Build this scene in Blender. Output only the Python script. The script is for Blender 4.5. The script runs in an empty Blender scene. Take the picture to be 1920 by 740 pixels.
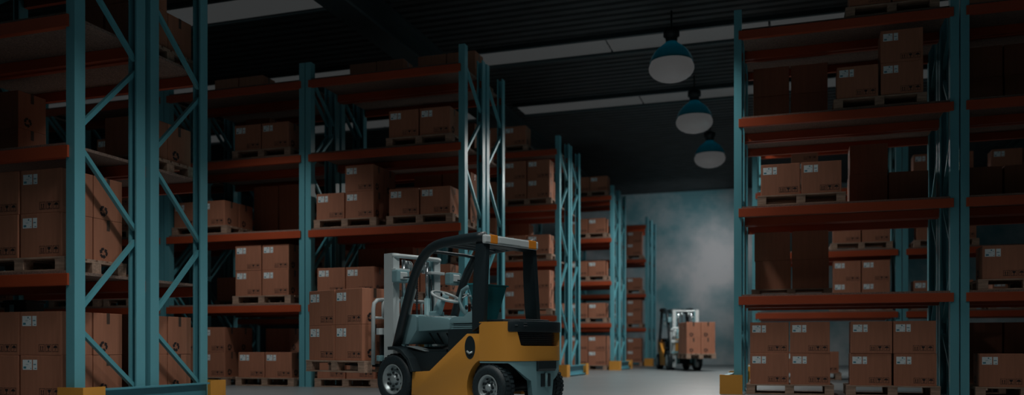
import bpy, bmesh, math, random
from mathutils import Vector, Matrix
random.seed(7)
PI = math.pi
S = bpy.context.scene
COL = S.collection

# ------------------------------------------------------------------ camera
cam = bpy.data.cameras.new('camera')
cam.sensor_width = 36.0
cam.lens = 1590.0 / 1920.0 * 36.0
cam.shift_y = (652 - 370) / 1920.0
cam.clip_end = 200
cam.dof.use_dof = True
cam.dof.focus_distance = 11.0
cam.dof.aperture_fstop = 0.62
camo = bpy.data.objects.new('camera', cam)
COL.objects.link(camo)
camo.location = (0, 0, 0.75)
camo.rotation_euler = (PI / 2, 0, math.radians(18.17))
S.camera = camo
# ------------------------------------------------------------------ world, exposure
w = bpy.data.worlds.new('world'); S.world = w; w.use_nodes = True
w.node_tree.nodes['Background'].inputs[0].default_value = (0.25, 0.75, 0.9, 1)
w.node_tree.nodes['Background'].inputs[1].default_value = 0.006
S.view_settings.view_transform = 'Standard'
S.view_settings.look = 'None'
S.view_settings.exposure = 0.0
S.view_settings.gamma = 1.0
# ------------------------------------------------------------------ lights
SKY_W = 3.0            # watts of each roof light length
LAMP_W = 57.0           # watts of each pendant lamp
SKYCOL = (0.62, 0.95, 1.0)
LAMPCOL = (1.0, 0.97, 0.92)
CEIL = 7.875
STRIPS = [-2.45, 2.05, 6.55, 11.05, 15.55, 20.06, 24.6]       # far edge of each roof light strip
SEGS = [(-23.2, -8.75), (-7.65, 6.9), (8.1, 14.4)]
for sy in STRIPS:
    for a, b in SEGS:
        l = bpy.data.lights.new('roof_light', 'AREA')
        l.shape = 'RECTANGLE'; l.size = b - a - .1; l.size_y = 0.9
        l.energy = SKY_W * (b - a) / 14.5; l.color = SKYCOL
        o = bpy.data.objects.new('roof_light', l); COL.objects.link(o)
        o.location = ((a + b) / 2, sy - .5, CEIL - .06)
for x, y, k in ((-1.2, 34.3, 6.5),):         # added spot without a lamp, brightens the far wall from behind the right rows
    l = bpy.data.lights.new('wall_fill_spot', 'SPOT'); l.shadow_soft_size = .35; l.energy = LAMP_W * k; l.color = (1, .98, .97)
    l.spot_size = math.radians(95); l.spot_blend = 1.0
    o = bpy.data.objects.new('wall_fill_spot', l); COL.objects.link(o); o.location = (x, y, 6.0)
    o.rotation_euler = (Vector((x - 4.2, 39.2, 4.6)) - o.location).to_track_quat('-Z', 'Y').to_euler()
LAMPS = [(-2.39, 18.1), (-2.39, 22.6), (-2.39, 27.1)]
SPREAD = math.radians(120)
# aisle lamp row continued outside the frame; lights off its line are added fill
for x, y, k in ((-2.39, 4.6, 1), (-2.39, 9.1, 1), (-2.39, 13.6, 1), (-9.5, 11.9, .8), (4.0, 9.1, .5), (-5.4, 3.0, .6), (-4.7, 6.8, .95)):
    l = bpy.data.lights.new('row_and_fill_light', 'AREA'); l.shape = 'DISK'; l.size = .7
    l.energy = LAMP_W * k; l.color = LAMPCOL; l.spread = SPREAD if x > -4 else math.radians(105)
    o = bpy.data.objects.new('row_and_fill_light', l); COL.objects.link(o); o.location = (x, y, 6.36)

# ------------------------------------------------------------------ materials
def mat(name, color, rough=.6, metal=0.0, noise=None, bump=0.0, emit=None, spec=.5):
    """noise = (scale, amount, (sx,sy,sz)) varies the colour of the thing itself"""
    m = bpy.data.materials.new(name); m.use_nodes = True
    nt = m.node_tree; b = nt.nodes['Principled BSDF']
    b.inputs['Base Color'].default_value = (*color, 1)
    b.inputs['Roughness'].default_value = rough
    b.inputs['Metallic'].default_value = metal
    b.inputs['Specular IOR Level'].default_value = spec
    if emit:
        b.inputs['Emission Color'].default_value = (*emit[0], 1)
        b.inputs['Emission Strength'].default_value = emit[1]
    if noise:
        sc, amt, st = noise
        tc = nt.nodes.new('ShaderNodeTexCoord'); mp = nt.nodes.new('ShaderNodeMapping')
        mp.inputs['Scale'].default_value = st
        n = nt.nodes.new('ShaderNodeTexNoise'); n.inputs['Scale'].default_value = sc
        n.inputs['Detail'].default_value = 5
        r = nt.nodes.new('ShaderNodeValToRGB')
        lo = [max(0, c * (1 - amt)) for c in color]; hi = [min(1, c * (1 + amt)) for c in color]
        r.color_ramp.elements[0].position = .3; r.color_ramp.elements[0].color = (*lo, 1)
        r.color_ramp.elements[1].position = .7; r.color_ramp.elements[1].color = (*hi, 1)
        L = nt.links.new
        L(tc.outputs['Object'], mp.inputs['Vector']); L(mp.outputs['Vector'], n.inputs['Vector'])
        L(n.outputs['Fac'], r.inputs['Fac']); L(r.outputs['Color'], b.inputs['Base Color'])
        if bump:
            bp = nt.nodes.new('ShaderNodeBump'); bp.inputs['Strength'].default_value = bump
            bp.inputs['Distance'].default_value = .01
            L(n.outputs['Fac'], bp.inputs['Height']); L(bp.outputs['Normal'], b.inputs['Normal'])
    return m
M = {}
M['card'] = mat('cardboard', (.45, .186, .110), .75, noise=(3, .10, (6, 6, .5)))
M['tape'] = mat('packing_tape', (.10, .065, .05), .35)
M['print'] = mat('black_print', (.03, .02, .02), .7)
M['paper'] = mat('label_paper', (.86, .95, .98), .6)
M['ink'] = mat('label_ink', (.06, .27, .36), .6)
M['wood'] = mat('pallet_wood', (.40, .27, .20), .8, noise=(5, .3, (1, 6, 6)), bump=.2)
M['teal'] = mat('teal_steel_paint', (.15, .46, .54), .30, noise=(1.5, .12, (1, 1, .3)))
M['brace'] = mat('galvanised_brace', (.13, .45, .53), .32, metal=.1)
M['orange'] = mat('orange_beam_paint', (.44, .075, .026), .45, noise=(2, .12, (.5, 1, 1)))
M['chip'] = mat('chipboard', (.24, .165, .135), .85, noise=(60, .45, (1, 1, 1)))
M['yellow'] = mat('guard_yellow_paint', (.72, .33, .05), .5, noise=(2, .1, (1, 1, 1)))
M['rail'] = mat('rail_teal_paint', (.10, .34, .42), .4)
M['lift_yellow'] = mat('forklift_yellow_paint', (.66, .30, .05), .32)
M['lift_black'] = mat('forklift_black_paint', (.012, .022, .027), .38)
M['lift_plastic'] = mat('grey_plastic', (.20, .36, .40), .42)
M['lift_grey'] = mat('grey_green_cast_steel', (.20, .38, .42), .45)
M['mast'] = mat('mast_steel', (.56, .64, .66), .38, metal=.1)
M['white'] = mat('white_enamel', (.52, .60, .62), .35)
M['seat'] = mat('seat_vinyl', (.012, .17, .20), .42)
M['rubber'] = mat('tyre_rubber', (.010, .022, .028), .6, noise=(40, .4, (1, 1, 1)))
M['rim'] = mat('rim_steel', (.42, .50, .52), .35, metal=.5)
M['chain'] = mat('oily_chain', (.09, .10, .11), .4, metal=.7)
M['amber'] = mat('amber_lens', (.75, .26, .03), .2)
M['lens'] = mat('clear_lens', (.55, .62, .64), .15)
M['chrome'] = mat('lamp_chrome', (.5, .55, .58), .15, metal=.8)
M['glow'] = mat('lamp_glow', (.04, .04, .04), .5, emit=((1, 1, 1), .046))
M['sky'] = mat('roof_light_glazing', (.05, .05, .05), .5, emit=((.95, 1, 1), .031))
M['ceil'] = mat('dark_roof_sheet', (.032, .040, .044), .65, metal=.1, noise=(2, .25, (1, 1, 1)))
M['steel_dark'] = mat('dark_roof_steel', (.025, .045, .052), .55)
M['shade'] = mat('teal_lamp_enamel', (.02, .16, .20), .35)
M['lampcap'] = mat('lamp_cap_black', (.012, .02, .024), .5)
# enamel-on-glass shade lets part of the lamp's light through
_nt = M['shade'].node_tree; _b = _nt.nodes['Principled BSDF']
_t = _nt.nodes.new('ShaderNodeBsdfTranslucent'); _t.inputs[0].default_value = (.05, .5, .6, 1)
_x = _nt.nodes.new('ShaderNodeMixShader'); _x.inputs[0].default_value = .35
_o = _nt.nodes['Material Output']
_nt.links.new(_b.outputs[0], _x.inputs[1]); _nt.links.new(_t.outputs[0], _x.inputs[2]); _nt.links.new(_x.outputs[0], _o.inputs[0])

def floor_mat():
    m = bpy.data.materials.new('polished_concrete'); m.use_nodes = True
    nt = m.node_tree; b = nt.nodes['Principled BSDF']; L = nt.links.new
    tc = nt.nodes.new('ShaderNodeTexCoord')
    n = nt.nodes.new('ShaderNodeTexNoise'); n.inputs['Scale'].default_value = .8; n.inputs['Detail'].default_value = 8
    r = nt.nodes.new('ShaderNodeValToRGB')
    r.color_ramp.elements[0].position = .25; r.color_ramp.elements[0].color = (.155, .19, .205, 1)
    r.color_ramp.elements[1].position = .75; r.color_ramp.elements[1].color = (.205, .23, .24, 1)
    L(tc.outputs['Object'], n.inputs['Vector']); L(n.outputs['Fac'], r.inputs['Fac']); L(r.outputs['Color'], b.inputs['Base Color'])
    b.inputs['Roughness'].default_value = .38
    return m
M['floor'] = floor_mat()
def wall_mat():
    m = bpy.data.materials.new('plaster_painted_haze'); m.use_nodes = True
    nt = m.node_tree; b = nt.nodes['Principled BSDF']; L = nt.links.new
    tc = nt.nodes.new('ShaderNodeTexCoord')
    n = nt.nodes.new('ShaderNodeTexNoise'); n.inputs['Scale'].default_value = .35; n.inputs['Detail'].default_value = 7
    n.inputs['Roughness'].default_value = .6
    r = nt.nodes.new('ShaderNodeValToRGB')
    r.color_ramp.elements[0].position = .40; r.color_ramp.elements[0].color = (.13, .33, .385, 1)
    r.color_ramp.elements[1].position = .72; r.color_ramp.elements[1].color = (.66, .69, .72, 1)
    # big pale patch: misty haze painted into the plaster colour
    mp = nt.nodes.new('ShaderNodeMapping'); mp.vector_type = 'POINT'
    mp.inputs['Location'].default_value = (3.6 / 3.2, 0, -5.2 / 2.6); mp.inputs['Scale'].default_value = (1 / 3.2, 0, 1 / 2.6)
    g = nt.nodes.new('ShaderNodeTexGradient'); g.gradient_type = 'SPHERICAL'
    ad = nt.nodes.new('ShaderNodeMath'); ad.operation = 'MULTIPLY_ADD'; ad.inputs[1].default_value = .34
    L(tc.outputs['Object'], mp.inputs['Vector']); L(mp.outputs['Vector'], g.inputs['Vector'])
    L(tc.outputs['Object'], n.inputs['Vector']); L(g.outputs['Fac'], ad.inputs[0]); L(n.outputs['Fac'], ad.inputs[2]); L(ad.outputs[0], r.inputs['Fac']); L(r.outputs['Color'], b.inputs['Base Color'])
    b.inputs['Roughness'].default_value = .8
    return m
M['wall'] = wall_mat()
M['wall_dark'] = mat('dark_wall_sheet', (.06, .10, .115), .8, noise=(.5, .3, (1, 1, 1)))

# ------------------------------------------------------------------ mesh helpers
class MB:
    def __init__(s): s.bm = bmesh.new(); s.mats = []
    def mi(s, m):
        if m not in s.mats: s.mats.append(m)
        return s.mats.index(m)
    def _fin(s, faces, m):
        i = s.mi(m)
        for f in faces: f.material_index = i
    def box(s, x0, x1, y0, y1, z0, z1, m='card', bev=0.0):
        r = bmesh.ops.create_cube(s.bm, size=1.0)
        for v in r['verts']:
            v.co = Vector((x0 + (v.co.x + .5) * (x1 - x0), y0 + (v.co.y + .5) * (y1 - y0), z0 + (v.co.z + .5) * (z1 - z0)))
        fs = set(f for v in r['verts'] for f in v.link_faces)
        s._fin(fs, m)
        if bev:
            es = list(set(e for v in r['verts'] for e in v.link_edges))
            rr = bmesh.ops.bevel(s.bm, geom=es, offset=bev, segments=2, affect='EDGES', profile=.6)
            s._fin(rr['faces'], m)
        return s
    def poly(s, pts, m):
        vs = [s.bm.verts.new(p) for p in pts]; f = s.bm.faces.new(vs); s._fin([f], m); return s
    def prism(s, pts, a, b, axis='y', m='card', bev=0.0):
        """pts: 2-D outline; axis 'y': (x,z), 'x': (y,z), 'z': (x,y); extruded from a to b"""
        def P(p, t):
            if axis == 'y': return (p[0], t, p[1])
            if axis == 'x': return (t, p[0], p[1])
            return (p[0], p[1], t)
        A = [s.bm.verts.new(P(p, a)) for p in pts]; B = [s.bm.verts.new(P(p, b)) for p in pts]
        fs = [s.bm.faces.new(A), s.bm.faces.new(list(reversed(B)))]
        n = len(pts)
        for i in range(n):
            fs.append(s.bm.faces.new([A[i], B[i], B[(i + 1) % n], A[(i + 1) % n]]))
        s._fin(fs, m)
        bmesh.ops.recalc_face_normals(s.bm, faces=fs)
        if bev:
            es = list(set(e for e in s.bm.edges if all(v in A for v in e.verts) or all(v in B for v in e.verts)))
            rr = bmesh.ops.bevel(s.bm, geom=es, offset=bev, segments=2, affect='EDGES', profile=.6)
            s._fin(rr['faces'], m)
        return s
    def bar(s, p, q, wd, th, m, up=(0, 0, 1)):
        p = Vector(p); q = Vector(q); d = (q - p).normalized()
        side = d.cross(Vector(up))
        if side.length < 1e-4: side = d.cross(Vector((1, 0, 0)))
        side.normalize(); n = side.cross(d)
        def ring(c): return [s.bm.verts.new(c + side * a * wd / 2 + n * b * th / 2) for a, b in ((-1, -1), (1, -1), (1, 1), (-1, 1))]
        A = ring(p); B = ring(q)
        fs = [s.bm.faces.new(list(reversed(A))), s.bm.faces.new(B)]
        for i in range(4): fs.append(s.bm.faces.new([A[i], A[(i + 1) % 4], B[(i + 1) % 4], B[i]]))
        s._fin(fs, m); return s
    def tube(s, pts, r, m, n=10, closed=False, flat=1.0):
        pts = [Vector(p) for p in pts]; rings = []
        N = len(pts); ref = Vector((0, 0, 1))
        for i, p in enumerate(pts):
            if closed: d = pts[(i + 1) % N] - pts[i - 1]
            else: d = pts[min(i + 1, N - 1)] - pts[max(i - 1, 0)]
            d.normalize()
            a = d.cross(ref)
            if a.length < .05: a = d.cross(Vector((0, 1, 0)))
            a.normalize(); b = d.cross(a)
            rr = r[i] if isinstance(r, (list, tuple)) else r
            rings.append([s.bm.verts.new(p + (a * math.cos(k * 2 * PI / n) * flat + b * math.sin(k * 2 * PI / n)) * rr) for k in range(n)])
        fs = []
        for i in range(N if closed else N - 1):
            A = rings[i]; B = rings[(i + 1) % N]
            # match start of ring when closing
            for k in range(n): fs.append(s.bm.faces.new([A[k], A[(k + 1) % n], B[(k + 1) % n], B[k]]))
        if not closed:
            fs.append(s.bm.faces.new(list(reversed(rings[0])))); fs.append(s.bm.faces.new(rings[-1]))
        s._fin(fs, m)
        bmesh.ops.recalc_face_normals(s.bm, faces=fs)
        for f in fs: f.smooth = True
        return s
    def lathe(s, prof, m, n=28, c=(0, 0, 0), axis='z', smooth=True, cap=True):
        """prof: list of (radius, height)"""
        c = Vector(c); rings = []
        for r, h in prof:
            ring = []
            for k in range(n):
                a = k * 2 * PI / n; u, v = r * math.cos(a), r * math.sin(a)
                co = {'z': (u, v, h), 'y': (u, h, v), 'x': (h, u, v)}[axis]
                ring.append(s.bm.verts.new(c + Vector(co)))
            rings.append(ring)
        fs = []
        for i in range(len(rings) - 1):
            for k in range(n): fs.append(s.bm.faces.new([rings[i][k], rings[i][(k + 1) % n], rings[i + 1][(k + 1) % n], rings[i + 1][k]]))
        if cap and prof[0][0] > 1e-5: fs.append(s.bm.faces.new(list(reversed(rings[0]))))
        if prof[-1][0] > 1e-5: fs.append(s.bm.faces.new(rings[-1]))
        s._fin(fs, m)
        bmesh.ops.recalc_face_normals(s.bm, faces=fs)
        if smooth:
            for f in fs: f.smooth = len(f.verts) == 4
        return s
    def wall(s, cols, m):
        """cols: (outer xy, inner xy, z0, z1) one after the other: a solid ribbon with a varying top and bottom"""
        R = []
        for o, i, z0, z1 in cols:
            R.append([s.bm.verts.new((*o, z0)), s.bm.verts.new((*o, z1)), s.bm.verts.new((*i, z1)), s.bm.verts.new((*i, z0))])
        fs = []
        for A, B in zip(R, R[1:]):
            for k in range(4): fs.append(s.bm.faces.new([A[k], B[k], B[(k + 1) % 4], A[(k + 1) % 4]]))
        fs.append(s.bm.faces.new(R[0])); fs.append(s.bm.faces.new(list(reversed(R[-1]))))
        s._fin(fs, m); bmesh.ops.recalc_face_normals(s.bm, faces=fs)
        return s
    def mesh(s, name):
        me = bpy.data.meshes.new(name); s.bm.to_mesh(me); s.bm.free()
        for m in s.mats: me.materials.append(M[m])
        return me
    def build(s, name, parent=None):
        o = bpy.data.objects.new(name, s.mesh(name)); COL.objects.link(o)
        if parent: o.parent = parent
        return o
def tag(o, label, cat, group=None):
    o['label'] = label; o['category'] = cat
    if group: o['group'] = group
    return o
def empty(name, loc=(0, 0, 0), rz=0):
    o = bpy.data.objects.new(name, None); COL.objects.link(o); o.location = loc; o.rotation_euler = (0, 0, rz)
    o.empty_display_size = .1
    return o
def struct(o): o['kind'] = 'structure'; return o
def copy_tree(o, parent=None):
    kids = [c for c in KIDS.get(o.name, [])]
    c = o.copy(); COL.objects.link(c)
    if parent: c.parent = parent
    for k in kids: copy_tree(k, c)
    return c
KIDS = {}
def register(o):
    """remember the children of a prototype before copies are made"""
    KIDS[o.name] = list(o.children)
    for c in o.children: register(c)
def bend_smooth(o, angle=40):
    me = o.data
    for p in me.polygons: p.use_smooth = True
    me.set_sharp_from_angle(angle=math.radians(angle))

# ------------------------------------------------------------------ setting
WX0, WX1, WY0, WY1 = -24.0, 15.0, -4.5, 39.2
struct(MB().box(WX0, WX1, WY0, WY1, -.2, 0, 'floor').build('floor'))
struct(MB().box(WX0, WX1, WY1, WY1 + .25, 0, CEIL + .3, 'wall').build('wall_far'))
struct(MB().box(WX0 - .25, WX0, WY0, WY1 + .25, 0, CEIL + .3, 'wall_dark').build('wall_left'))
struct(MB().box(WX1, WX1 + .25, WY0, WY1 + .25, 0, CEIL + .3, 'wall_dark').build('wall_right'))
struct(MB().box(WX0 - .25, WX1 + .25, WY0 - .25, WY0, 0, CEIL + .3, 'wall_dark').build('wall_near'))
b = MB()                                                      # ribbed roof sheet, ribs along x
prof = []; y = WY0
while y < WY1 - .3:
    prof += [(y, CEIL), (y + .16, CEIL), (y + .19, CEIL + .05), (y + .27, CEIL + .05)]; y += .3
prof += [(WY1, CEIL), (WY1, CEIL + .25), (WY0, CEIL + .25)]
b.prism(prof, WX0, WX1, 'x', 'ceil')
struct(b.build('ceiling'))
n = 1
for sy in STRIPS:
    for a, c in SEGS:
        b = MB(); x = a
        while x < c - .1:
            x2 = min(x + 3.62, c); b.box(x, x2 - .05, sy - 1.0, sy, CEIL - .035, CEIL + .02, 'sky'); x = x2
        struct(b.build('window_%d' % n))
        f = MB()
        f.box(a - .06, c + .06, sy - 1.09, sy - 1.0, CEIL - .10, CEIL, 'steel_dark'); f.box(a - .06, c + .06, sy, sy + .09, CEIL - .10, CEIL, 'steel_dark')
        struct(f.build('trim_%d' % n)); n += 1
for bx in (-8.2, 7.5):                                        # roof girders along the aisles
    b = MB()
    b.box(bx - .28, bx + .28, WY0, WY1, CEIL - .62, CEIL - .56, 'steel_dark'); b.box(bx - .05, bx + .05, WY0, WY1, CEIL - .57, CEIL, 'steel_dark')
    b.box(bx - .28, bx + .28, WY0, WY1, CEIL - .06, CEIL, 'steel_dark')
    struct(b.build('trim_%d' % n)); n += 1

# ------------------------------------------------------------------ pallet racks
W, D, TOP = 3.30, 1.09, 6.26
LEV = [1.62, 3.05, 4.51, 5.94]
PW, PD = .12, .15
def make_rack(flip=False):
    """origin at the aisle-side bottom corner: x from -W to 0, y from 0 to D"""
    root = empty('pallet_rack')
    for x0 in (-W, -PW):
        for k, y0 in enumerate((0, D - PD)):
            yo = y0 if k == 0 else y0 + PD        # web side
            sg = 1 if k == 0 else -1
            b = MB()
            # stepped open post section
            pr = [(x0, yo), (x0 + PW, yo), (x0 + PW, yo + sg * PD), (x0 + PW - .022, yo + sg * PD), (x0 + PW - .022, yo + sg * .10),
                  (x0 + PW - .012, yo + sg * .09), (x0 + PW - .012, yo + sg * .012), (x0 + .012, yo + sg * .012),
                  (x0 + .012, yo + sg * .09), (x0 + .022, yo + sg * .10), (x0 + .022, yo + sg * PD), (x0, yo + sg * PD)]
            b.prism(pr, .012, TOP, 'z', 'teal')
            b.build('post', root)
            MB().box(x0 - .004, x0 + PW + .004, y0 - .0, y0 + PD, 0, .012, 'teal').build('base_plate', root)
        zr = [.27, 2.13, 4.20, 6.05]; zf = [1.07, 3.14, 5.18]
        xm = x0 + PW / 2
        ya, yb = PD * .75, D - PD * .75
        if flip: ya, yb = yb, ya
        for z in zr[:-1]:
            i = zr.index(z)
            MB().bar((xm, ya, zf[i] - .1), (xm, yb, z + (.0 if i == 0 else .07)), .05, .05, 'brace').build('brace', root)
            MB().bar((xm, ya, zf[i] + .1), (xm, yb, zr[i + 1] - .07), .05, .05, 'brace').build('brace', root)
    for z in LEV:
        for k in (0, 1):
            b = MB(); ys = -.028 if k == 0 else D - .03
            zt = z - .034
            pr = [(ys, zt - .135), (ys + .058, zt - .135), (ys + .058, zt)] if k == 0 else [(ys, zt - .135), (ys + .058, zt - .135), (ys + .058, zt)]
            b.box(-W + PW - .045, -PW + .045, ys, ys + .028 + .0, zt - .135, zt, 'orange', .003)
            b.box(-W + PW + .002, -PW - .002, ys + .02, ys + (.075 if k == 0 else .03), zt - .135, zt - .004, 'orange')
            if k == 1: b.box(-W + PW + .002, -PW - .002, ys - .045, ys + .02, zt - .135, zt - .004, 'orange')
            b.build('beam', root)
        MB().box(-W + PW + .004, -PW - .004, .002, D - .002, z - .034, z, 'chip').build('deck', root)
    return root
rack0 = make_rack(); register(rack0)
rack1 = make_rack(True); register(rack1)      # bracing leans the other way
first = [True, True]
def rack(x1, y, label, group, v=0):
    p = (rack0, rack1)[v]
    o = p if first[v] else copy_tree(p)
    first[v] = False
    o.location = (x1, y, 0); tag(o, label, 'pallet rack', group)
    return o
GAP = .09
P = W + .02
ROWS = {}
def row(key, name, x1, y, bays, back_bays, side=1):
    """side=1: the aisle end is x1 and the row runs to -x; side=-1: it runs to +x"""
    nm = ['end bay', 'second bay', 'third bay', 'fourth bay']
    for i in range(bays):
        x = x1 - i * P if side == 1 else x1 + W + i * P
        rack(x, y, 'teal and orange pallet rack, %s of the %s, front half' % (nm[i], name), 'pallet racks of the ' + name, key != 'L0')
        if i < back_bays: rack(x, y + D + GAP, 'teal and orange pallet rack, %s of the %s, rear half' % (nm[i], name), 'pallet racks of the ' + name, key != 'L0')
        for hb in (0, 1): ROWS[(key, i, hb)] = (x - W / 2, y + hb * (D + GAP), name + (' rear ' if hb else ' ') + nm[i])
YR0, YR1, YR2, YR3, YR4 = 7.46, 14.32, 21.27, 28.35, 35.6
row('L0', 'nearest left row', -7.58, YR0, 1, 1)
row('L1', 'second left row', -5.60, YR1, 4, 3)
row('L2', 'third left row', -5.68, YR2, 3, 2)
row('L3', 'fourth left row', -5.68, YR3, 2, 1)
row('L4', 'farthest left row', -5.68, YR4, 1, 1)
row('R1', 'right row', -.875, YR1 - .03, 2, 2, -1)
row('R2', 'far right row', -.875, YR2, 3, 1, -1)

# ------------------------------------------------------------------ end barriers
def make_barrier():
    """guards the aisle end of a double row; the aisle is at +x; y from 0 to 2D+GAP"""
    root = empty('rack_end_barrier'); L = 2 * D + GAP; h = .315
    X = .22
    MB().prism([(X - .36, -.10), (X, -.10), (X, .22), (X - .012, .22), (X - .012, -.088), (X - .36, -.088)], 0, h, 'z', 'yellow').build('corner_guard', root)
    MB().prism([(X - .36, L + .10), (X, L + .10), (X, L - .22), (X - .012, L - .22), (X - .012, L + .088), (X - .36, L + .088)], 0, h, 'z', 'yellow').build('corner_guard', root)
    MB().prism([(X - .10, .03), (X - .014, .03), (X - .014, .05), (X - .085, .05), (X - .085, h - .045), (X - .014, h - .045), (X - .014, h - .025), (X - .10, h - .025)], .19, L - .19, 'y', 'rail').build('rail', root)
    b = MB()
    for y in (.26, L - .26): b.box(X - .20, X - .05, y - .05, y + .05, 0, .03, 'rail')
    b.build('floor_bracket', root)
    return root
bar0 = make_barrier(); register(bar0)
def barrier(x, y, mirror, label, first=False):
    o = bar0 if first else copy_tree(bar0)
    o.location = (x, y, 0)
    if mirror: o.rotation_euler = (0, 0, PI); o.location = (x, y + 2 * D + GAP, 0)
    tag(o, label, 'barrier', 'yellow and teal rack end barriers')
barrier(-7.58, YR0, 0, 'yellow and teal end barrier at the foot of the nearest left row', True)
barrier(-5.60, YR1, 0, 'yellow and teal end barrier of the second left row, hidden behind the near forklift')
barrier(-5.68, YR2, 0, 'yellow and teal end barrier of the third left row, right of the near forklift')
barrier(-5.68, YR3, 0, 'yellow and teal end barrier at the foot of the fourth left row')
barrier(-5.68, YR4, 0, 'smallest yellow and teal end barrier, at the farthest left row')
barrier(-.875, YR1 - .03, 1, 'yellow and teal end barrier at the foot of the right row')
barrier(-.875, YR2, 1, 'yellow and teal end barrier of the far right row, behind the right row')

# ------------------------------------------------------------------ pallets
PH = .165; PLW, PLD = 1.34, .95
def make_pallet():
    root = empty('wooden_pallet')
    b = MB(); nb = 6; bw = .135
    for k in range(nb):
        y = -PLD / 2 + (PLD - bw) * k / (nb - 1); b.box(-PLW / 2, PLW / 2, y, y + bw, PH - .022, PH, 'wood', .003)
    for x in (-PLW / 2, -.07, PLW / 2 - .14): b.box(x, x + .14, -PLD / 2 + .003, PLD / 2 - .003, PH - .042, PH - .022, 'wood')
    b.build('top_boards', root)
    for x in (-PLW / 2, -.07, PLW / 2 - .14):
        for y in (-PLD / 2 + .004, -.07, PLD / 2 - .144):
            MB().box(x + .002, x + .138, y, y + .14, .02, PH - .042, 'wood', .004).build('block', root)
    for y in (-PLD / 2, -.07, PLD / 2 - .14): MB().box(-PLW / 2, PLW / 2, y, y + .14, 0, .02, 'wood', .002).build('bottom_board', root)
    return root
pal0 = make_pallet(); register(pal0)
pal_first = [True]
def pallet(x, y, z, label, rz=0):
    o = pal0 if pal_first[0] else copy_tree(pal0)
    pal_first[0] = False
    o.location = (x, y, z); o.rotation_euler = (0, 0, rz)
    return tag(o, label, 'pallet', 'wooden pallets under the boxes')

# ------------------------------------------------------------------ cardboard boxes
BW, BD, BH = .60, .45, .50
def recycle(b, X, yc, zc, r, m):
    """three chasing arrows on the plane x = X"""
    sg = 1 if X > 0 else -1
    for k in range(3):
        a = k * 2 * PI / 3
        def T(u, v):
            uu = u * math.cos(a) - v * math.sin(a); vv = u * math.sin(a) + v * math.cos(a)
            return (X, yc + sg * uu * r, zc + vv * r)
        for q in ([(-.50, -.86), (.02, -.86), (.02, -.40), (-.30, -.40)], [(.02, -1.08), (.56, -.63), (.02, -.18)],
                  [(-.50, -.86), (-.30, -.40), (-.48, -.16), (-.86, -.38)]):
            pts = [T(*p) for p in q]
            b.poly(pts if sg > 0 else pts[::-1], m)
def make_box():
    b = MB(); b.box(-BW / 2, BW / 2, -BD / 2, BD / 2, 0, BH, 'card', .007)
    root = b.build('cardboard_box')
    yf = -BD / 2 - .0012
    def F(b, x0, x1, z0, z1, m, e=0): b.poly([(x0, yf - e, z0), (x1, yf - e, z0), (x1, yf - e, z1), (x0, yf - e, z1)], m)
    b = MB(); x0, z0 = -BW / 2 + .035, BH - .165
    F(b, x0, x0 + .135, z0, z0 + .115, 'paper')
    for (a, c, d, e_) in ((.012, .052, .014, .038), (.078, .096, .086, .106), (.108, .118, .074, .084), (.045, .085, .059, .063), (.114, .126, .012, .021)):
        F(b, x0 + a, x0 + c, z0 + d, z0 + e_, 'ink', .0006)
    b.build('shipping_label', root)
    b = MB(); x0 += .15
    F(b, x0, x0 + .062, z0, z0 + .115, 'paper')
    for (a, c, d, e_) in ((.008, .046, .056, .067), (.024, .052, .012, .021)): F(b, x0 + a, x0 + c, z0 + d, z0 + e_, 'ink', .0006)
    b.build('barcode_label', root)
    b = MB(); s = .085
    for k in range(3):
        x0 = BW / 2 - .32 + k * .10; z0 = .04; t = .005
        F(b, x0, x0 + s, z0, z0 + t, 'print'); F(b, x0, x0 + s, z0 + s - t, z0 + s, 'print')
        F(b, x0, x0 + t, z0 + t, z0 + s - t, 'print'); F(b, x0 + s - t, x0 + s, z0 + t, z0 + s - t, 'print')
        cx = x0 + s / 2
        if k == 0:
            for dx in (-.015, .015):
                F(b, cx + dx - .005, cx + dx + .005, z0 + .018, z0 + .055, 'print')
                b.poly([(cx + dx - .011, yf, z0 + .052), (cx + dx + .011, yf, z0 + .052), (cx + dx, yf, z0 + .07)], 'print')
            F(b, cx - .026, cx + .026, z0 + .011, z0 + .016, 'print')
        elif k == 1:
            b.poly([(cx - .006, yf, z0 + .036), (cx + .006, yf, z0 + .036), (cx + .022, yf, z0 + .052), (cx + .024, yf, z0 + .072), (cx - .024, yf, z0 + .072), (cx - .022, yf, z0 + .052)], 'print')
            F(b, cx - .004, cx + .004, z0 + .018, z0 + .036, 'print'); F(b, cx - .016, cx + .016, z0 + .012, z0 + .018, 'print')
        else:
            pts = [(cx + .03 * math.cos(t_ * PI / 8), yf, z0 + .042 + .03 * math.sin(t_ * PI / 8)) for t_ in range(9)]
            b.poly(pts, 'print'); F(b, cx - .003, cx + .003, z0 + .016, z0 + .042, 'print'); F(b, cx - .012, cx - .003, z0 + .012, z0 + .018, 'print')
    b.build('handling_symbols', root)
    b = MB()
    e = .0012
    b.box(-BW / 2 - e, BW / 2 + e, -.025, .025, BH - .002, BH + e, 'tape')
    for sx in (-1, 1): b.box(min(sx * (BW / 2 - .002), sx * (BW / 2 + e)), max(sx * (BW / 2 - .002), sx * (BW / 2 + e)), -.025, .025, BH - .13, BH + e, 'tape')
    b.build('packing_tape', root)
    for sx in (-1, 1):
        b = MB(); recycle(b, sx * (BW / 2 + .0012), -.075 * sx, .10, .068, 'print'); b.build('recycling_symbol', root)
    return root
box0 = make_box(); register(box0)
box_first = [True]
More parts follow.
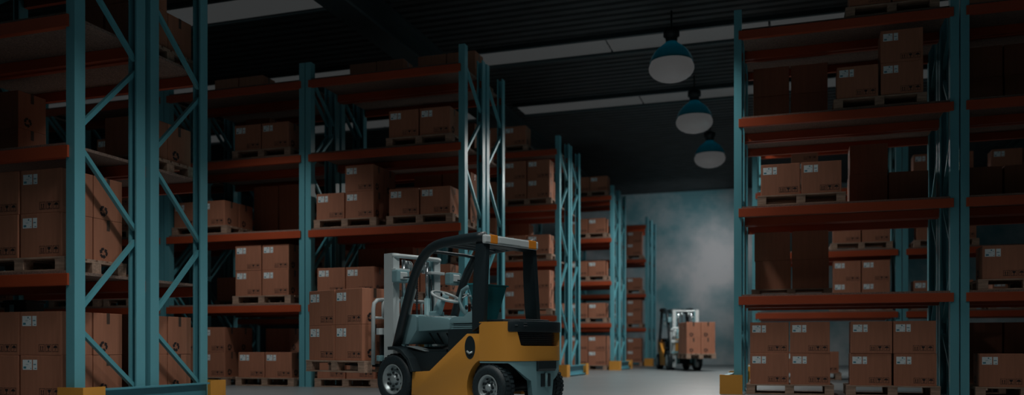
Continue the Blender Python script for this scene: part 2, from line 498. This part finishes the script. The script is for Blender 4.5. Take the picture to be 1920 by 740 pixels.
def place_box(x, y, z, rz, label, group='cardboard boxes'):
    o = box0 if box_first[0] else copy_tree(box0)
    box_first[0] = False
    o.location = (x, y, z); o.rotation_euler = (0, 0, rz)
    return tag(o, label, 'box', group)
LNAME = ['floor level', 'first shelf', 'second shelf', 'third shelf', 'top shelf']
BX = .313
def load(key, lev, dx, front=(1, 1), rear=(0, 0), pal=True, slot='left'):
    """one pallet of boxes; front / rear: number of layers in the left and right stack"""
    cx, y0, name = ROWS[key]
    z = 0 if lev == 0 else LEV[lev - 1]
    back = key[2]
    y = y0 + D / 2 - (.04 if not back else -.04)
    x = cx + dx
    rz = (random.random() - .5) * .012 + (PI if back else 0)
    where = '%s pallet, %s, %s' % (slot, LNAME[lev], name)
    if pal: pallet(x, y, z + .0005, 'wooden pallet, the %s one on the %s, %s' % (slot, LNAME[lev], name), rz)
    z += PH + .001
    cs, sn = math.cos(rz), math.sin(rz)
    def one(col, rowi, h):
        for k in range(h):
            j = (random.random() - .5) * .012; i = (random.random() - .5) * .012
            lx = (-BX if col == 0 else BX) + j; ly = (-.232 if rowi == 0 else .232) + i
            if back: lx, ly = lx, ly
            # world position independent of flip
            wx = x + lx; wy = y + ly
            if h == 1: lay = 'single'
            else: lay = ['lower', 'upper'][k] if h == 2 else ['bottom', 'middle', 'top'][k]
            lab = '%s %s box, %s %s, %s' % ('Plain-backed' if back else 'Labelled', 'brown', lay, ('back ' if rowi else '') + ['left', 'right'][col], where)
            place_box(wx, wy, z + k * (BH + .001), rz + (random.random() - .5) * .02, lab, 'boxes in the ' + name)
    for c in (0, 1):
        one(c, 0, front[c]); one(c, 1, rear[c])
load(('L0', 0, 1), 0, -.76, (2, 2), slot='left')
b = MB(); b.box(-.19, .19, -.15, .15, 0, .235, 'lampcap', .012); b.box(-.205, .205, -.165, .165, .19, .23, 'lampcap', .008)
cr = b.build('black_crate'); cr.location = (-10.02, 9.0, PH + 2 * BH + .004)
tag(cr, 'black plastic crate on top of boxes under the first shelf, nearest left row', 'crate')
MB().box(-.08, .0, -.1665, -.164, .05, .17, 'lift_grey').build('crate_label', cr)
# nearest left row
load(('L0', 0, 0), 0, .80, (2, 2), (0, 2), slot='right')
load(('L0', 0, 0), 1, .80, (2, 2), (0, 2), slot='right')
load(('L0', 0, 1), 0, .80, (2, 2), (0, 2), slot='right')
load(('L0', 0, 1), 2, .80, (0, 1), (0, 1), slot='right')
load(('L0', 0, 1), 2, -.62, (2, 0), slot='left')
load(('L0', 0, 1), 3, .80, (2, 2), (0, 1), slot='right')
# second left row, aisle-end bay
k = ('L1', 0, 0)
load(k, 0, -.80, (1, 1), slot='left'); load(k, 0, .74, (2, 2), slot='right')
load(k, 1, -.80, (1, 1), (0, 1), slot='left'); load(k, 1, .74, (1, 1), (0, 1), slot='right')
load(k, 2, -.82, (1, 2), (0, 2), slot='left'); load(k, 2, .73, (1, 1), (0, 1), slot='right')
load(k, 3, .72, (1, 1), (0, 1), slot='right')
k = ('L1', 0, 1)
load(k, 0, .74, (2, 2), slot='right'); load(k, 1, -.6, (2, 2), slot='left'); load(k, 1, .8, (1, 1), slot='right')
load(k, 2, .65, (2, 2), slot='right')
load(k, 4, -.80, (1, 1), slot='left'); load(k, 4, .74, (1, 1), slot='right')
load(k, 3, .74, (1, 1), (0, 1), slot='right')
# second bay
k = ('L1', 1, 0)
load(k, 0, .72, (1, 1), slot='right'); load(k, 0, -.82, (2, 2), (0, 2), slot='left')
load(k, 1, .65, (2, 2), (0, 2), slot='right')
load(k, 2, -.82, (1, 1), (0, 1), slot='left')
load(k, 3, .64, (1, 1), slot='right')
k = ('L1', 1, 1)
load(k, 0, .5, (2, 0), slot='right'); load(k, 1, -.74, (1, 1), slot='left')
load(k, 2, .2, (2, 2), slot='right'); load(k, 3, .0, (2, 0), slot='left')
load(k, 4, -.80, (1, 1), slot='left')
# third bay
k = ('L1', 2, 0)
load(k, 0, .74, (2, 2), slot='right')
load(k, 1, .74, (1, 1), slot='right'); load(k, 1, -.74, (1, 1), slot='left')
load(k, 2, .74, (2, 2), slot='right')
load(k, 3, .5, (1, 1), slot='right')
k = ('L1', 3, 0)
load(k, 1, .74, (1, 1), slot='right'); load(k, 2, .74, (2, 2), slot='right')
# third left row
k = ('L2', 0, 0)
load(k, 0, .74, (2, 2), slot='right'); load(k, 0, -.74, (2, 1), slot='left')
load(k, 1, .74, (2, 2), slot='right'); load(k, 1, -.8, (1, 1), slot='left')
load(k, 2, .74, (1, 1), slot='right'); load(k, 2, -.74, (2, 2), slot='left')
load(k, 3, .74, (2, 2), (0, 1), slot='right'); load(k, 3, -.74, (1, 1), slot='left')
load(k, 4, .1, (1, 1), slot='left')
k = ('L2', 0, 1)
load(k, 2, -.2, (2, 2), slot='left'); load(k, 0, .74, (1, 1), slot='right')
k = ('L2', 1, 0)
load(k, 0, .74, (2, 2), slot='right'); load(k, 1, .74, (2, 2), slot='right'); load(k, 2, .74, (1, 1), slot='right')
load(k, 1, -.74, (1, 2), slot='left'); load(k, 2, -.74, (1, 1), slot='left'); load(k, 3, .74, (1, 1), slot='right')
k = ('L2', 2, 0)
load(k, 1, .74, (1, 1), slot='right'); load(k, 2, .74, (2, 2), slot='right'); load(k, 3, -.2, (1, 1), slot='left')
# fourth and farthest left rows
k = ('L3', 0, 0)
load(k, 0, .74, (2, 2), (0, 2), slot='right'); load(k, 1, .74, (1, 1), slot='right'); load(k, 2, .74, (1, 1), slot='right')
load(k, 3, .74, (1, 1), slot='right'); load(k, 4, .80, (1, 1), slot='right'); load(k, 0, -.74, (2, 2), slot='left')
load(k, 1, -.74, (1, 1), slot='left'); load(k, 2, -.74, (1, 1), slot='left')
k = ('L4', 0, 0)
load(k, 0, .74, (2, 2), slot='right'); load(k, 1, .74, (2, 2), slot='right'); load(k, 2, .74, (1, 1), slot='right'); load(k, 3, .74, (2, 2), slot='right')
# right row
k = ('R1', 0, 0)
load(k, 0, -.79, (2, 2), slot='left'); load(k, 0, .735, (2, 2), slot='right')
load(k, 2, -.615, (1, 1), slot='left')
load(k, 3, .545, (1, 2), slot='right')
load(k, 4, .72, (1, 1), slot='right')
k = ('R1', 0, 1)
load(k, 1, -.76, (2, 2), slot='left')
load(k, 2, .80, (2, 1), slot='right')
load(k, 3, -.78, (2, 2), slot='left')
k = ('R1', 1, 0)
load(k, 0, -.77, (1, 1), slot='left'); load(k, 1, -.74, (1, 1), slot='left')
k = ('R1', 1, 1)
load(k, 0, -.80, (2, 2), slot='left'); load(k, 2, -.80, (1, 1), slot='left'); load(k, 3, -.80, (2, 2), slot='left'); load(k, 4, -.8, (2, 2), slot='left')
k = ('R2', 0, 0)
load(k, 0, -.30, (1, 1), slot='left'); load(k, 1, .80, (2, 2), slot='right'); load(k, 2, .80, (1, 1), slot='right'); load(k, 3, -.76, (0, 2), slot='left')
k = ('R2', 1, 0)
load(k, 1, -.80, (1, 1), slot='left'); load(k, 2, -.74, (1, 1), slot='left'); load(k, 3, -.80, (1, 1), slot='left'); load(k, 3, .8, (1, 1), slot='right')
load(k, 1, .80, (1, 1), slot='right')

# ------------------------------------------------------------------ pendant lamps
def make_lamp():
    root = empty('pendant_lamp')            # origin: middle of the globe
    b = MB()
    out = [(.455, .13), (.447, .16), (.43, .20), (.40, .27), (.355, .34), (.29, .41), (.215, .47), (.15, .52), (.115, .56)]
    b.lathe([(r, z) for r, z in out] + [(r - .012, z - .006) for r, z in reversed(out)] + [out[0]], 'shade', 40)
    # remove end caps: the bell is open below
    bm = b.bm
    bmesh.ops.delete(bm, geom=[f for f in bm.faces if len(f.verts) > 4], context='FACES_ONLY')
    b.build('shade', root)
    b = MB()
    pr = [(.0, -.28)] + [(.475 * math.cos(a), .28 * math.sin(a)) for a in [math.radians(x) for x in (-80, -68, -55, -42, -30, -18, -8, 0, 8, 18, 26)]] + [(.43, .15)]
    b.lathe(pr, 'glow', 40)
    bmesh.ops.delete(b.bm, geom=[f for f in b.bm.faces if len(f.verts) > 4], context='FACES_ONLY')
    b.build('globe', root)
    MB().lathe([(.115, .55), (.125, .60), (.13, .66), (.17, .68), (.17, .80), (.10, .84), (.03, .86)], 'lampcap', 24).build('ballast_housing', root)
    MB().tube([(0, 0, .85), (0, 0, CEIL - 6.66)], .02, 'lampcap', 8).build('hanging_rod', root)
    return root
lamp0 = make_lamp(); register(lamp0)
for i, (x, y) in enumerate(LAMPS):
    o = lamp0 if i == 0 else copy_tree(lamp0)
    o.location = (x, y, 6.66)
    tag(o, ['nearest and largest of the glowing teal pendant lamps over the aisle', 'middle glowing teal pendant lamp over the aisle', 'farthest and smallest glowing teal pendant lamp over the aisle'][i], 'lamp', 'pendant lamps over the aisle')
    l = bpy.data.lights.new('lamp_light', 'AREA'); l.shape = 'DISK'; l.size = .7; l.energy = LAMP_W * (1.6, 3.0, 4.6)[i]; l.color = LAMPCOL; l.spread = math.radians((145, 165, 170)[i])
    lo = bpy.data.objects.new('lamp_light', l); COL.objects.link(lo); lo.location = (x, y, 6.66 - .30)
    l = bpy.data.lights.new('bulb_light', 'POINT'); l.shadow_soft_size = .05; l.energy = 1.6; l.color = (.8, .95, 1)
    lo = bpy.data.objects.new('bulb_light', l); COL.objects.link(lo); lo.location = (x, y, 6.66 + .28)

# ------------------------------------------------------------------ forklift: x forward, y to its left, z up
def plan(u, sc=1.0, xr=-.55, x0=-.70, hw=.55):
    """u 0..1 from the left front of the counterweight round the rear to the right"""
    a = u * PI
    cx = math.cos(a); sx = math.sin(a); p = 2 / 3.4
    return (x0 + xr * sc * (abs(sx) ** p), hw * sc * math.copysign(abs(cx) ** p, cx))
def make_wheel(root, x, ysign, r, wd, rim):
    hub = MB(); yo = ysign * .58
    s = -ysign   # towards the middle
    prof = [(rim, 0.02), (rim + .015, 0.0), (r - .045, .0), (r - .018, .012), (r, .045), (r, wd - .045), (r - .018, wd - .012), (r - .05, wd), (rim, wd), (rim, 0.02)]
    b = MB(); b.lathe([(a, s * h) for a, h in prof], 'rubber', 48, (x, yo, r), 'y')
    bmesh.ops.delete(b.bm, geom=[f for f in b.bm.faces if len(f.verts) > 4], context='FACES_ONLY')
    # tread lugs
    for k in range(32):
        a = k * 2 * PI / 32
        for q, (h0, h1) in enumerate(((.035, wd * .5 - .012), (wd * .5 + .012, wd - .035))):
            a2 = a + q * PI / 32
            c = Vector((x + (r + .002) * math.cos(a2), yo + s * (h0 + h1) / 2, r + (r + .002) * math.sin(a2)))
            t = Vector((-math.sin(a2), 0, math.cos(a2))); n_ = Vector((math.cos(a2), 0, math.sin(a2)))
            b.bar(c - Vector((0, (h1 - h0) / 2, 0)), c + Vector((0, (h1 - h0) / 2, 0)), .034, .012, 'rubber', tuple(n_))
    ty = b.build('wheel', root)
    b = MB()
    b.lathe([(a, s * h) for a, h in [(rim + .002, .005), (rim - .012, -.002), (rim - .022, .012), (rim - .04, .05), (rim * .62, .07), (rim * .55, .045), (rim * .30, .04), (rim * .27, .005), (rim * .10, .0), (0, .0)]], 'rim', 36, (x, yo, r), 'y', cap=False)
    rm = b.build('rim', ty)
    b = MB()
    for k in range(8):
        a = k * PI / 4; b.lathe([(.016, 0), (.016, .02)], 'lift_black', 8, (x + rim * .44 * math.cos(a), yo + s * .03, r + rim * .44 * math.sin(a)), 'y')
        a += PI / 8; b.lathe([(.016, 0), (.016, .012)], 'lift_black', 8, (x + rim * .72 * math.cos(a), yo + s * .05, r + rim * .72 * math.sin(a)), 'y')
    b.build('wheel_nuts', ty)
    return ty
def make_forklift():
    root = empty('forklift')
    RWX, FWX = -.86, .86
    # --- yellow side panels with the rear wheel arch cut out
    arc = [(RWX + .37 * math.cos(t), .27 + .37 * math.sin(t)) for t in [math.radians(d) for d in (66, 55, 44, 33, 22, 11, 0, -12, -20)]]
    prof = [(.52, .14), (.50, .44), (.18, .457), (-.488, .926), (-.712, .924)] + arc
    for sy in (1, -1):
        sp = MB().prism(prof, sy * .44, sy * .55, 'y', 'lift_yellow', .012).build('side_panel', root)
        bend_smooth(sp)
        b = MB(); el = [(-.545 + .088 * math.cos(k * PI / 14), .757 + .142 * math.sin(k * PI / 14)) for k in range(28)]
        b.prism(el, sy * .53, sy * .553, 'y', 'lift_black')
        st = b.build('step_recess', sp)
        MB().tube([(-.59, sy * .556, .70), (-.545, sy * .565, .685), (-.50, sy * .556, .71)], .014, 'rim', 8).build('filler_cap', sp)
    # --- counterweight
    N = 36
    def ztop(u):
        e = min(u, 1 - u)          # distance from the side
        if e < .27: return 1.065
        if e < .335: return 1.065 - (e - .27) / .065 * .29
        return .775
    cols = [(plan(0), plan(0, .8), .595, 1.05)]
    us = [i / N for i in range(N + 1)]
    cols = [(plan(u), plan(u, .82), .595, ztop(u)) for u in us]
    o = MB().wall(cols, 'lift_yellow').build('counterweight', root); bend_smooth(o, 50)
    b = MB(); b.prism([plan(u, .83) for u in us], .60, .77, 'z', 'lift_black'); b.build('counterweight_core', root)
    # rear grille behind the opening
    b = MB()
    g = [plan(.24 + .52 * i / 20, .86) for i in range(21)]; gi = [plan(.24 + .52 * i / 20, .80) for i in range(21)]
    b.wall([(p, q, .775, .965) for p, q in zip(g, gi)], 'lift_black')
    for k in range(7):
        z = .785 + k * .022
        b.wall([(plan(.26 + .48 * i / 20, .90), plan(.26 + .48 * i / 20, .855), z, z + .008) for i in range(21)], 'chain')
    b.build('grille', root)
    # --- black engine hood
    b = MB()
    hp = [plan(.20 + .60 * i / 24, 1.015) for i in range(25)]
    b.prism(hp, .94, 1.075, 'z', 'lift_black', .018)
    b.prism([(-.60, .34), (-.60, -.34), (-.95, -.40), (-1.12, -.28), (-1.17, 0), (-1.12, .28), (-.95, .40)], 1.04, 1.10, 'z', 'lift_black', .02)
    hd = b.build('engine_hood', root); bend_smooth(hd)
    b = MB()
    for u, z in ((.27, 1.02), (.36, 1.015), (.36, 1.045)):
        p = plan(u, 1.02); q = plan(u + .03, 1.02); b.bar((*p, z), (*q, z), .006, .008, 'chrome')
    b.build('hood_clips', hd)
    # --- grey rear chassis with the other half of the wheel arch
    def zb(p):
        d = abs(p[0] - RWX)
        a = .27 + math.sqrt(max(0, .385 ** 2 - d * d)) if d < .385 else .14
        return max(.14, min(a, .57)) if abs(p[1]) > .2 else .14
    us2 = [i / 60 for i in range(61)]
    cols = [(plan(u, .985), plan(u, .80), zb(plan(u, .985)), .592) for u in us2]
    rc = MB().wall(cols, 'lift_grey').build('rear_chassis', root); bend_smooth(rc, 50)
    MB().prism([(-1.28, .595), (-1.28, .50), (-1.26, .47), (-1.20, .47), (-1.20, .595)], -.22, .12, 'y', 'lift_black', .006).build('tow_bracket', root)
    b = MB(); b.box(-1.255, -1.20, -.14, .04, .28, .44, 'lift_black', .01); b.tube([(-1.25, -.05, .27), (-1.25, -.05, .45)], .02, 'lift_grey', 10); b.build('tow_pin', root)
    # --- black floor, step and seat box
    pr = [(.76, .62), (.69, .765), (.60, .72), (.33, .70), (-.06, .70), (-.06, .985), (-.72, .985), (-.72, .20), (.45, .20), (.50, .42), (.58, .55)]
    ch = MB().prism(pr, -.45, .45, 'y', 'lift_black', .008).build('chassis', root)
    MB().prism([(.70, .772), (.34, .706), (.34, .712), (.70, .780)], .28, .47, 'y', 'rim').build('tread_plate', ch)
    b = MB()
    for sy in (1, -1):
        fp = [(FWX + rr * math.cos(t), .335 + rr * math.sin(t)) for rr, ts in ((.44, (165, 140, 115, 95, 80)), (.395, (80, 95, 115, 140, 165))) for t in [math.radians(q) for q in ts]]
        b.prism(fp, sy * .36, sy * .60, 'y', 'lift_black', .008)
    b.build('fender', root)
    MB().prism([(.02, .70), (.60, .70), (.60, .735), (.02, .735)], -.40, .40, 'y', 'lift_black').build('floor_mat', ch)
    for k, yy in enumerate((.22, .08, -.10)):
        b = MB(); b.bar((.52, yy, .95), (.40, yy, .80), .02, .014, 'lift_black'); b.box(.33, .43, yy - .045, yy + .045, .775, .80, 'rim', .006); b.build('pedal', root)
    # --- cowl and dashboard
    b = MB()
    b.prism([(.95, .80), (.89, 1.185), (.86, 1.20), (.62, 1.195), (.58, 1.16), (.58, .985), (.74, .80)], -.38, .40, 'y', 'lift_plastic', .014)
    b.prism([(.64, 1.185), (.03, 1.13), (.0, 1.11), (.0, .99), (.62, .97)], -.38, .36, 'y', 'lift_plastic', .012)
    db = b.build('dashboard', root); bend_smooth(db)
    b = MB()
    for k in range(4): b.box(.30 + k * .07, .34 + k * .07, -.30, .30, 1.148 + k * .0065, 1.164 + k * .0065, 'white', .003)
    b.build('dash_vents', db)
    b = MB(); b.tube([(.50, .14, 1.14), (.36, .14, 1.40)], [.075, .05], 'lift_plastic', 12); b.box(.40, .54, .06, .22, 1.12, 1.24, 'lift_plastic', .02)
    sc = b.build('steering_column', root)
    # steering wheel, leaning back
    cen = Vector((.31, .13, 1.43)); ti = math.radians(24)
    ax = Vector((math.cos(ti), 0, math.sin(ti))); ay = Vector((0, 1, 0))
    b = MB(); b.tube([cen + (ax * math.cos(k * PI / 18) + ay * math.sin(k * PI / 18)) * .19 for k in range(36)], .017, 'white', 10, closed=True)
    for a in (90, 210, 330):
        t = math.radians(a); b.bar(cen - Vector((0, 0, .02)), cen + (ax * math.cos(t) + ay * math.sin(t)) * .185, .03, .014, 'white')
    nn = ax.cross(ay)
    b.tube([cen - nn * .05, cen + nn * .015], .045, 'lift_plastic', 14)
    b.build('steering_wheel', root)
    b = MB(); b.tube([(.30, -.02, 1.40), (.26, -.16, 1.43), (.24, -.22, 1.47)], .009, 'white', 8); b.lathe([(.0, -.02), (.02, -.01), (.02, .015), (0, .025)], 'lift_plastic', 12, (.24, -.22, 1.47)); b.build('direction_lever', sc)
    for k in range(3):
        b = MB(); xx, yy = .22 - k * .10, -.14; b.tube([(xx, yy, 1.14), (xx - .03, yy, 1.27)], .008, 'white', 8)
        b.lathe([(.018, -.025), (.022, 0), (.016, .03), (0, .036)], 'lift_black', 12, (xx - .033, yy, 1.29)); b.lathe([(.03, 0), (.018, .05)], 'lift_black', 12, (xx, yy, 1.13)); b.build('control_lever', root)
    # --- seat
    st = empty('seat'); st.parent = root
    b = MB(); b.prism([(-.05, 1.06), (-.06, 1.12), (-.12, 1.145), (-.30, 1.145), (-.38, 1.20), (-.46, 1.21), (-.48, 1.06)], -.13, .42, 'y', 'lift_plastic', .02); o = b.build('seat_cushion', st); bend_smooth(o)
    b = MB()
    for k in range(3): b.box(-.46, -.07, -.11, .40, .988 + k * .024, 1.004 + k * .024, 'lift_plastic' if k != 1 else 'lift_plastic', .004)
    b.box(-.44, -.09, -.09, .38, .985, 1.06, 'lift_black'); b.build('seat_suspension', st)
    b = MB()
    bk = [(.05, 1.10), (-.14, 1.53), (-.12, 1.545), (.44, 1.545), (.46, 1.53), (.28, 1.10)]
    b.prism(bk, -.54, -.42, 'x', 'seat', .02); b.prism([(-.17, 1.53), (-.16, 1.55), (.46, 1.55), (.47, 1.53)], -.55, -.41, 'x', 'seat', .008)
    b.prism([(.05, .99), (.07, 1.14), (.27, 1.14), (.29, .99)], -.53, -.43, 'x', 'seat', .01)
    o = b.build('backrest', st); bend_smooth(o)
    MB().tube([(-.34, .38, 1.15), (-.24, .38, 1.25), (-.20, .38, 1.36), (-.25, .38, 1.47), (-.34, .38, 1.51), (-.43, .38, 1.50)], .028, 'lift_plastic', 10).build('armrest', st)
    # --- overhead guard
    og = empty('overhead_guard'); og.parent = root
    path = [(.91, .74), (.81, 1.02), (.711, 1.294), (.63, 1.50), (.545, 1.69), (.47, 1.82), (.40, 1.905), (.32, 1.975), (.23, 2.03), (.12, 2.065), (0, 2.085), (-.3, 2.10), (-.60, 2.105), (-.72, 2.10)]
    for sy in (1, -1):
        b = MB(); b.tube([(x, sy * .47, z) for x, z in path], [.064] * len(path), 'lift_black', 12, flat=.85); b.build('front_pillar', og)
        b = MB(); b.prism([(-.575, 2.11), (-.745, 2.12), (-.755, 1.75), (-.765, 1.05), (-.58, .95), (-.555, 1.3), (-.555, 1.7)], sy * .43, sy * .505, 'y', 'lift_black', .015)
        for v in b.bm.verts: v.co.y += sy * (-.03 + .075 * (2.1 - v.co.z) / 1.05)          # splayed towards the foot
        o = b.build('rear_pillar', og); bend_smooth(o)
    for k, xx in enumerate((.30, .12, -.06, -.24, -.42)):
        b = MB(); zz = 2.0 if k == 0 else 2.07
        b.tube([(xx, .45, zz - .01), (xx + .05, .25, zz + .012), (xx + .07, 0, zz + .015), (xx + .05, -.25, zz + .012), (xx, -.45, zz - .01)], .022, 'lift_black', 8); b.build('roof_bar', og)
    b = MB(); b.prism([(-.56, 2.10), (-.72, 2.10), (-.72, 2.01), (-.66, 1.985), (-.56, 2.02)], -.46, .46, 'y', 'lift_black', .01); b.build('roof_beam', og)
    lb = MB().box(-.775, -.715, -.49, .52, 2.015, 2.125, 'lens', .022).build('light_bar', root)
    for ya, yb in ((.30, .43), (-.44, -.29)):
        MB().box(-.78, -.71, ya, yb, 2.019, 2.128, 'amber', .01).build('amber_lens', lb)
    MB().box(-.779, -.72, -.12, .27, 2.03, 2.115, 'white', .01).build('lamp_cover', lb)
    # --- wheels
    make_wheel(root, FWX, 1, .335, .25, .20); make_wheel(root, FWX, -1, .335, .25, .20)
    make_wheel(root, RWX, 1, .275, .21, .155); make_wheel(root, RWX, -1, .275, .21, .155)
    MB().tube([(RWX, -.45, .275), (RWX, .45, .275)], .06, 'lift_black', 12).build('axle', root)
    # --- mast
    ma = empty('mast'); ma.parent = root
    for sy in (1, -1):
        yo, yi = sy * .44, sy * .33
        b = MB(); b.prism([(1.00, yo), (1.19, yo), (1.19, yi), (1.165, yi), (1.165, yo - sy * .025), (1.025, yo - sy * .025), (1.025, yi), (1.00, yi)], .10, 2.035, 'z', 'mast'); b.build('outer_rail', ma)
        b = MB(); b.prism([(1.04, sy * .405), (1.15, sy * .405), (1.15, sy * .30), (1.125, sy * .30), (1.125, sy * .38), (1.065, sy * .38), (1.065, sy * .30), (1.04, sy * .30)], .14, 2.0, 'z', 'lift_grey'); b.build('inner_rail', ma)
        b = MB(); b.tube([(1.04, sy * .22, .25), (1.04, sy * .22, 1.45)], .042, 'lift_grey', 14); b.tube([(1.04, sy * .22, 1.44), (1.04, sy * .22, 1.96)], .028, 'chrome', 12); b.build('lift_cylinder', ma)
        b = MB(); b.lathe([(.02, -.03), (.075, -.03), (.075, -.012), (.06, -.01), (.06, .01), (.075, .012), (.075, .03), (.02, .03)], 'rim', 24, (1.07, sy * .12, 1.88), 'y'); b.build('chain_pulley', ma)
        b = MB()
        z = .62
        while z < 1.86:
            b.box(1.135, 1.15, sy * .12 - .02, sy * .12 + .02, z, z + .018, 'chain'); b.box(1.138, 1.147, sy * .12 - .009, sy * .12 + .009, z + .016, z + .032, 'chain'); z += .032
        b.build('lift_chain', ma)
    b = MB(); b.tube([(1.02, .44, 2.0), (.99, .36, 2.0), (.96, 0, 2.0), (.99, -.36, 2.0), (1.02, -.44, 2.0)], .03, 'mast', 8); b.build('top_crossmember', ma)
    for sy in (1, -1):
        b = MB(); b.box(.93, 1.02, min(sy * .20, sy * .46), max(sy * .20, sy * .46), 1.785, 1.825, 'mast', .008); b.build('mast_bracket', ma)
    b = MB(); b.box(.985, 1.02, -.44, .44, .42, .56, 'mast', .008); b.build('crossmember', ma)
    b = MB(); b.tube([(1.0, -.26, 1.72), (.97, -.26, 1.4), (.99, -.28, .95)], .016, 'lift_black', 8); b.build('hydraulic_hose', ma)
    for sy in (1, -1):
        b = MB(); b.tube([(.55, sy * .36, .62), (1.0, sy * .37, .78)], .035, 'rim', 12); b.build('tilt_cylinder', ma)
    # --- carriage, load backrest, forks
    ca = empty('fork_carriage'); ca.parent = root
    MB().box(1.225, 1.285, -.50, .50, .93, 1.02, 'white', .008).build('carriage_bar', ca)
    MB().box(1.225, 1.285, -.50, .50, .57, .65, 'lift_grey', .008).build('carriage_bar', ca)
    for sy in (1, -1):
        MB().box(1.20, 1.25, sy * .30 - .06, sy * .30 + .06, .55, 1.05, 'lift_yellow', .008).build('carriage_plate', ca)
    bb = MB(); bb.tube([(1.31, .53, .52), (1.31, .53, 1.28), (1.31, .515, 1.36), (1.31, .46, 1.405), (1.31, .38, 1.415), (1.31, -.38, 1.415), (1.31, -.46, 1.405), (1.31, -.515, 1.36), (1.31, -.53, 1.28), (1.31, -.53, .56)], .028, 'white', 10)
    lbk = bb.build('load_backrest', ca)
    for yy in (.36, .12, -.12, -.36): MB().tube([(1.31, yy, 1.17), (1.31, yy, 1.41)], .022, 'white', 8).build('backrest_bar', lbk)
    MB().tube([(1.31, -.53, 1.165), (1.31, .53, 1.165)], .018, 'white', 8).build('backrest_bar', lbk)
    for yc in (.15 + .20, .15 - .20):
        b = MB(); b.prism([(1.29, 1.02), (1.29, .50), (1.31, .487), (2.50, .512), (2.50, .525), (1.335, .534), (1.33, .55), (1.33, 1.02)], yc - .055, yc + .055, 'y', 'lift_black', .004); b.build('fork', ca)
    # --- working lights on brackets
    for sy, xx in ((1, .93), (-1, .70)):
        yc = .37 if sy == 1 else -.40
        b = MB(); b.box(xx - .06, xx + .06, yc - .11, yc + .11, 1.63, 1.80, 'lift_plastic', .02); b.bar((xx - .04, yc, 1.70), (xx - .35 if sy == 1 else .55, sy * .46, 1.68), .02, .02, 'lift_black')
        o = b.build('work_light', root)
        MB().prism([(xx - .075, 1.76), (xx - .075, 1.68), (xx - .05, 1.66), (xx - .05, 1.78)], yc - .06, yc + .06, 'y', 'white', .006).build('lamp_cover', o)
    b = MB(); b.box(.28, .37, -.56, -.50, 1.66, 1.76, 'lift_plastic', .01); b.box(.285, .365, -.558, -.502, 1.55, 1.66, 'white', .01); b.tube([(.32, -.53, 1.56), (.36, -.50, 1.45), (.58, -.47, 1.50)], .014, 'white', 8); b.build('side_lamp', root)
    b = MB(); b.tube([(.66, .45, 1.62), (.60, .40, 1.52), (.72, .40, 1.20), (.78, .44, 1.22)], .014, 'white', 8); b.build('grab_handle', root)
    return root
fl = make_forklift(); register(fl)
FA = PI - math.radians(23)
fl.location = (-4.0, 10.39, 0); fl.rotation_euler = (0, 0, FA)
tag(fl, 'large yellow forklift in front, with black cab guard, carrying four boxes', 'forklift', 'forklifts')
fl2 = copy_tree(fl)
FB = math.atan2(-1, .35)
F2 = Vector((math.cos(FB), math.sin(FB), 0)); L2 = Vector((-math.sin(FB), math.cos(FB), 0))
fl2.location = Vector((-3.05, 28.1, 0)) - F2 * 2.07
fl2.rotation_euler = (0, 0, FB)
tag(fl2, 'small distant yellow forklift by the far wall, facing us with boxes', 'forklift', 'forklifts')
def carried(o, ang, name):
    f = Vector((math.cos(ang), math.sin(ang), 0)); l = Vector((-math.sin(ang), math.cos(ang), 0))
    base = Vector(o.location)
    rz = ang + PI               # label faces to the left of the forklift
    def at(x, y, z): return base + f * x + l * y + Vector((0, 0, z))
    # the box front looks along -y of the box = +l
    pallet(*at(2.06, .15, .41), 'wooden pallet raised on the forks of the %s forklift' % name, rz)
    for xi, sx in (('front', 1), ('mast-side', -1)):
        for yi, sy in (('near', 1), ('far', -1)):
            for k, lay in enumerate(('lower', 'upper')):
                p = at(2.06 + sx * .311, .15 + sy * .232, .41 + PH + .001 + k * (BH + .001))
                side = {('near', 'near'): 'labelled side', ('near', 'far'): 'hidden side', ('distant', 'near'): 'hidden side', ('distant', 'far'): 'wall side'}[(name, yi)]
                place_box(p.x, p.y, p.z, rz, '%s %s brown box of the load on the %s forklift, %s' % (lay, 'outer' if sx == 1 else 'mast-side', name, side), 'boxes carried by the %s forklift' % name)
carried(fl, FA, 'near')
carried(fl2, FB, 'distant')
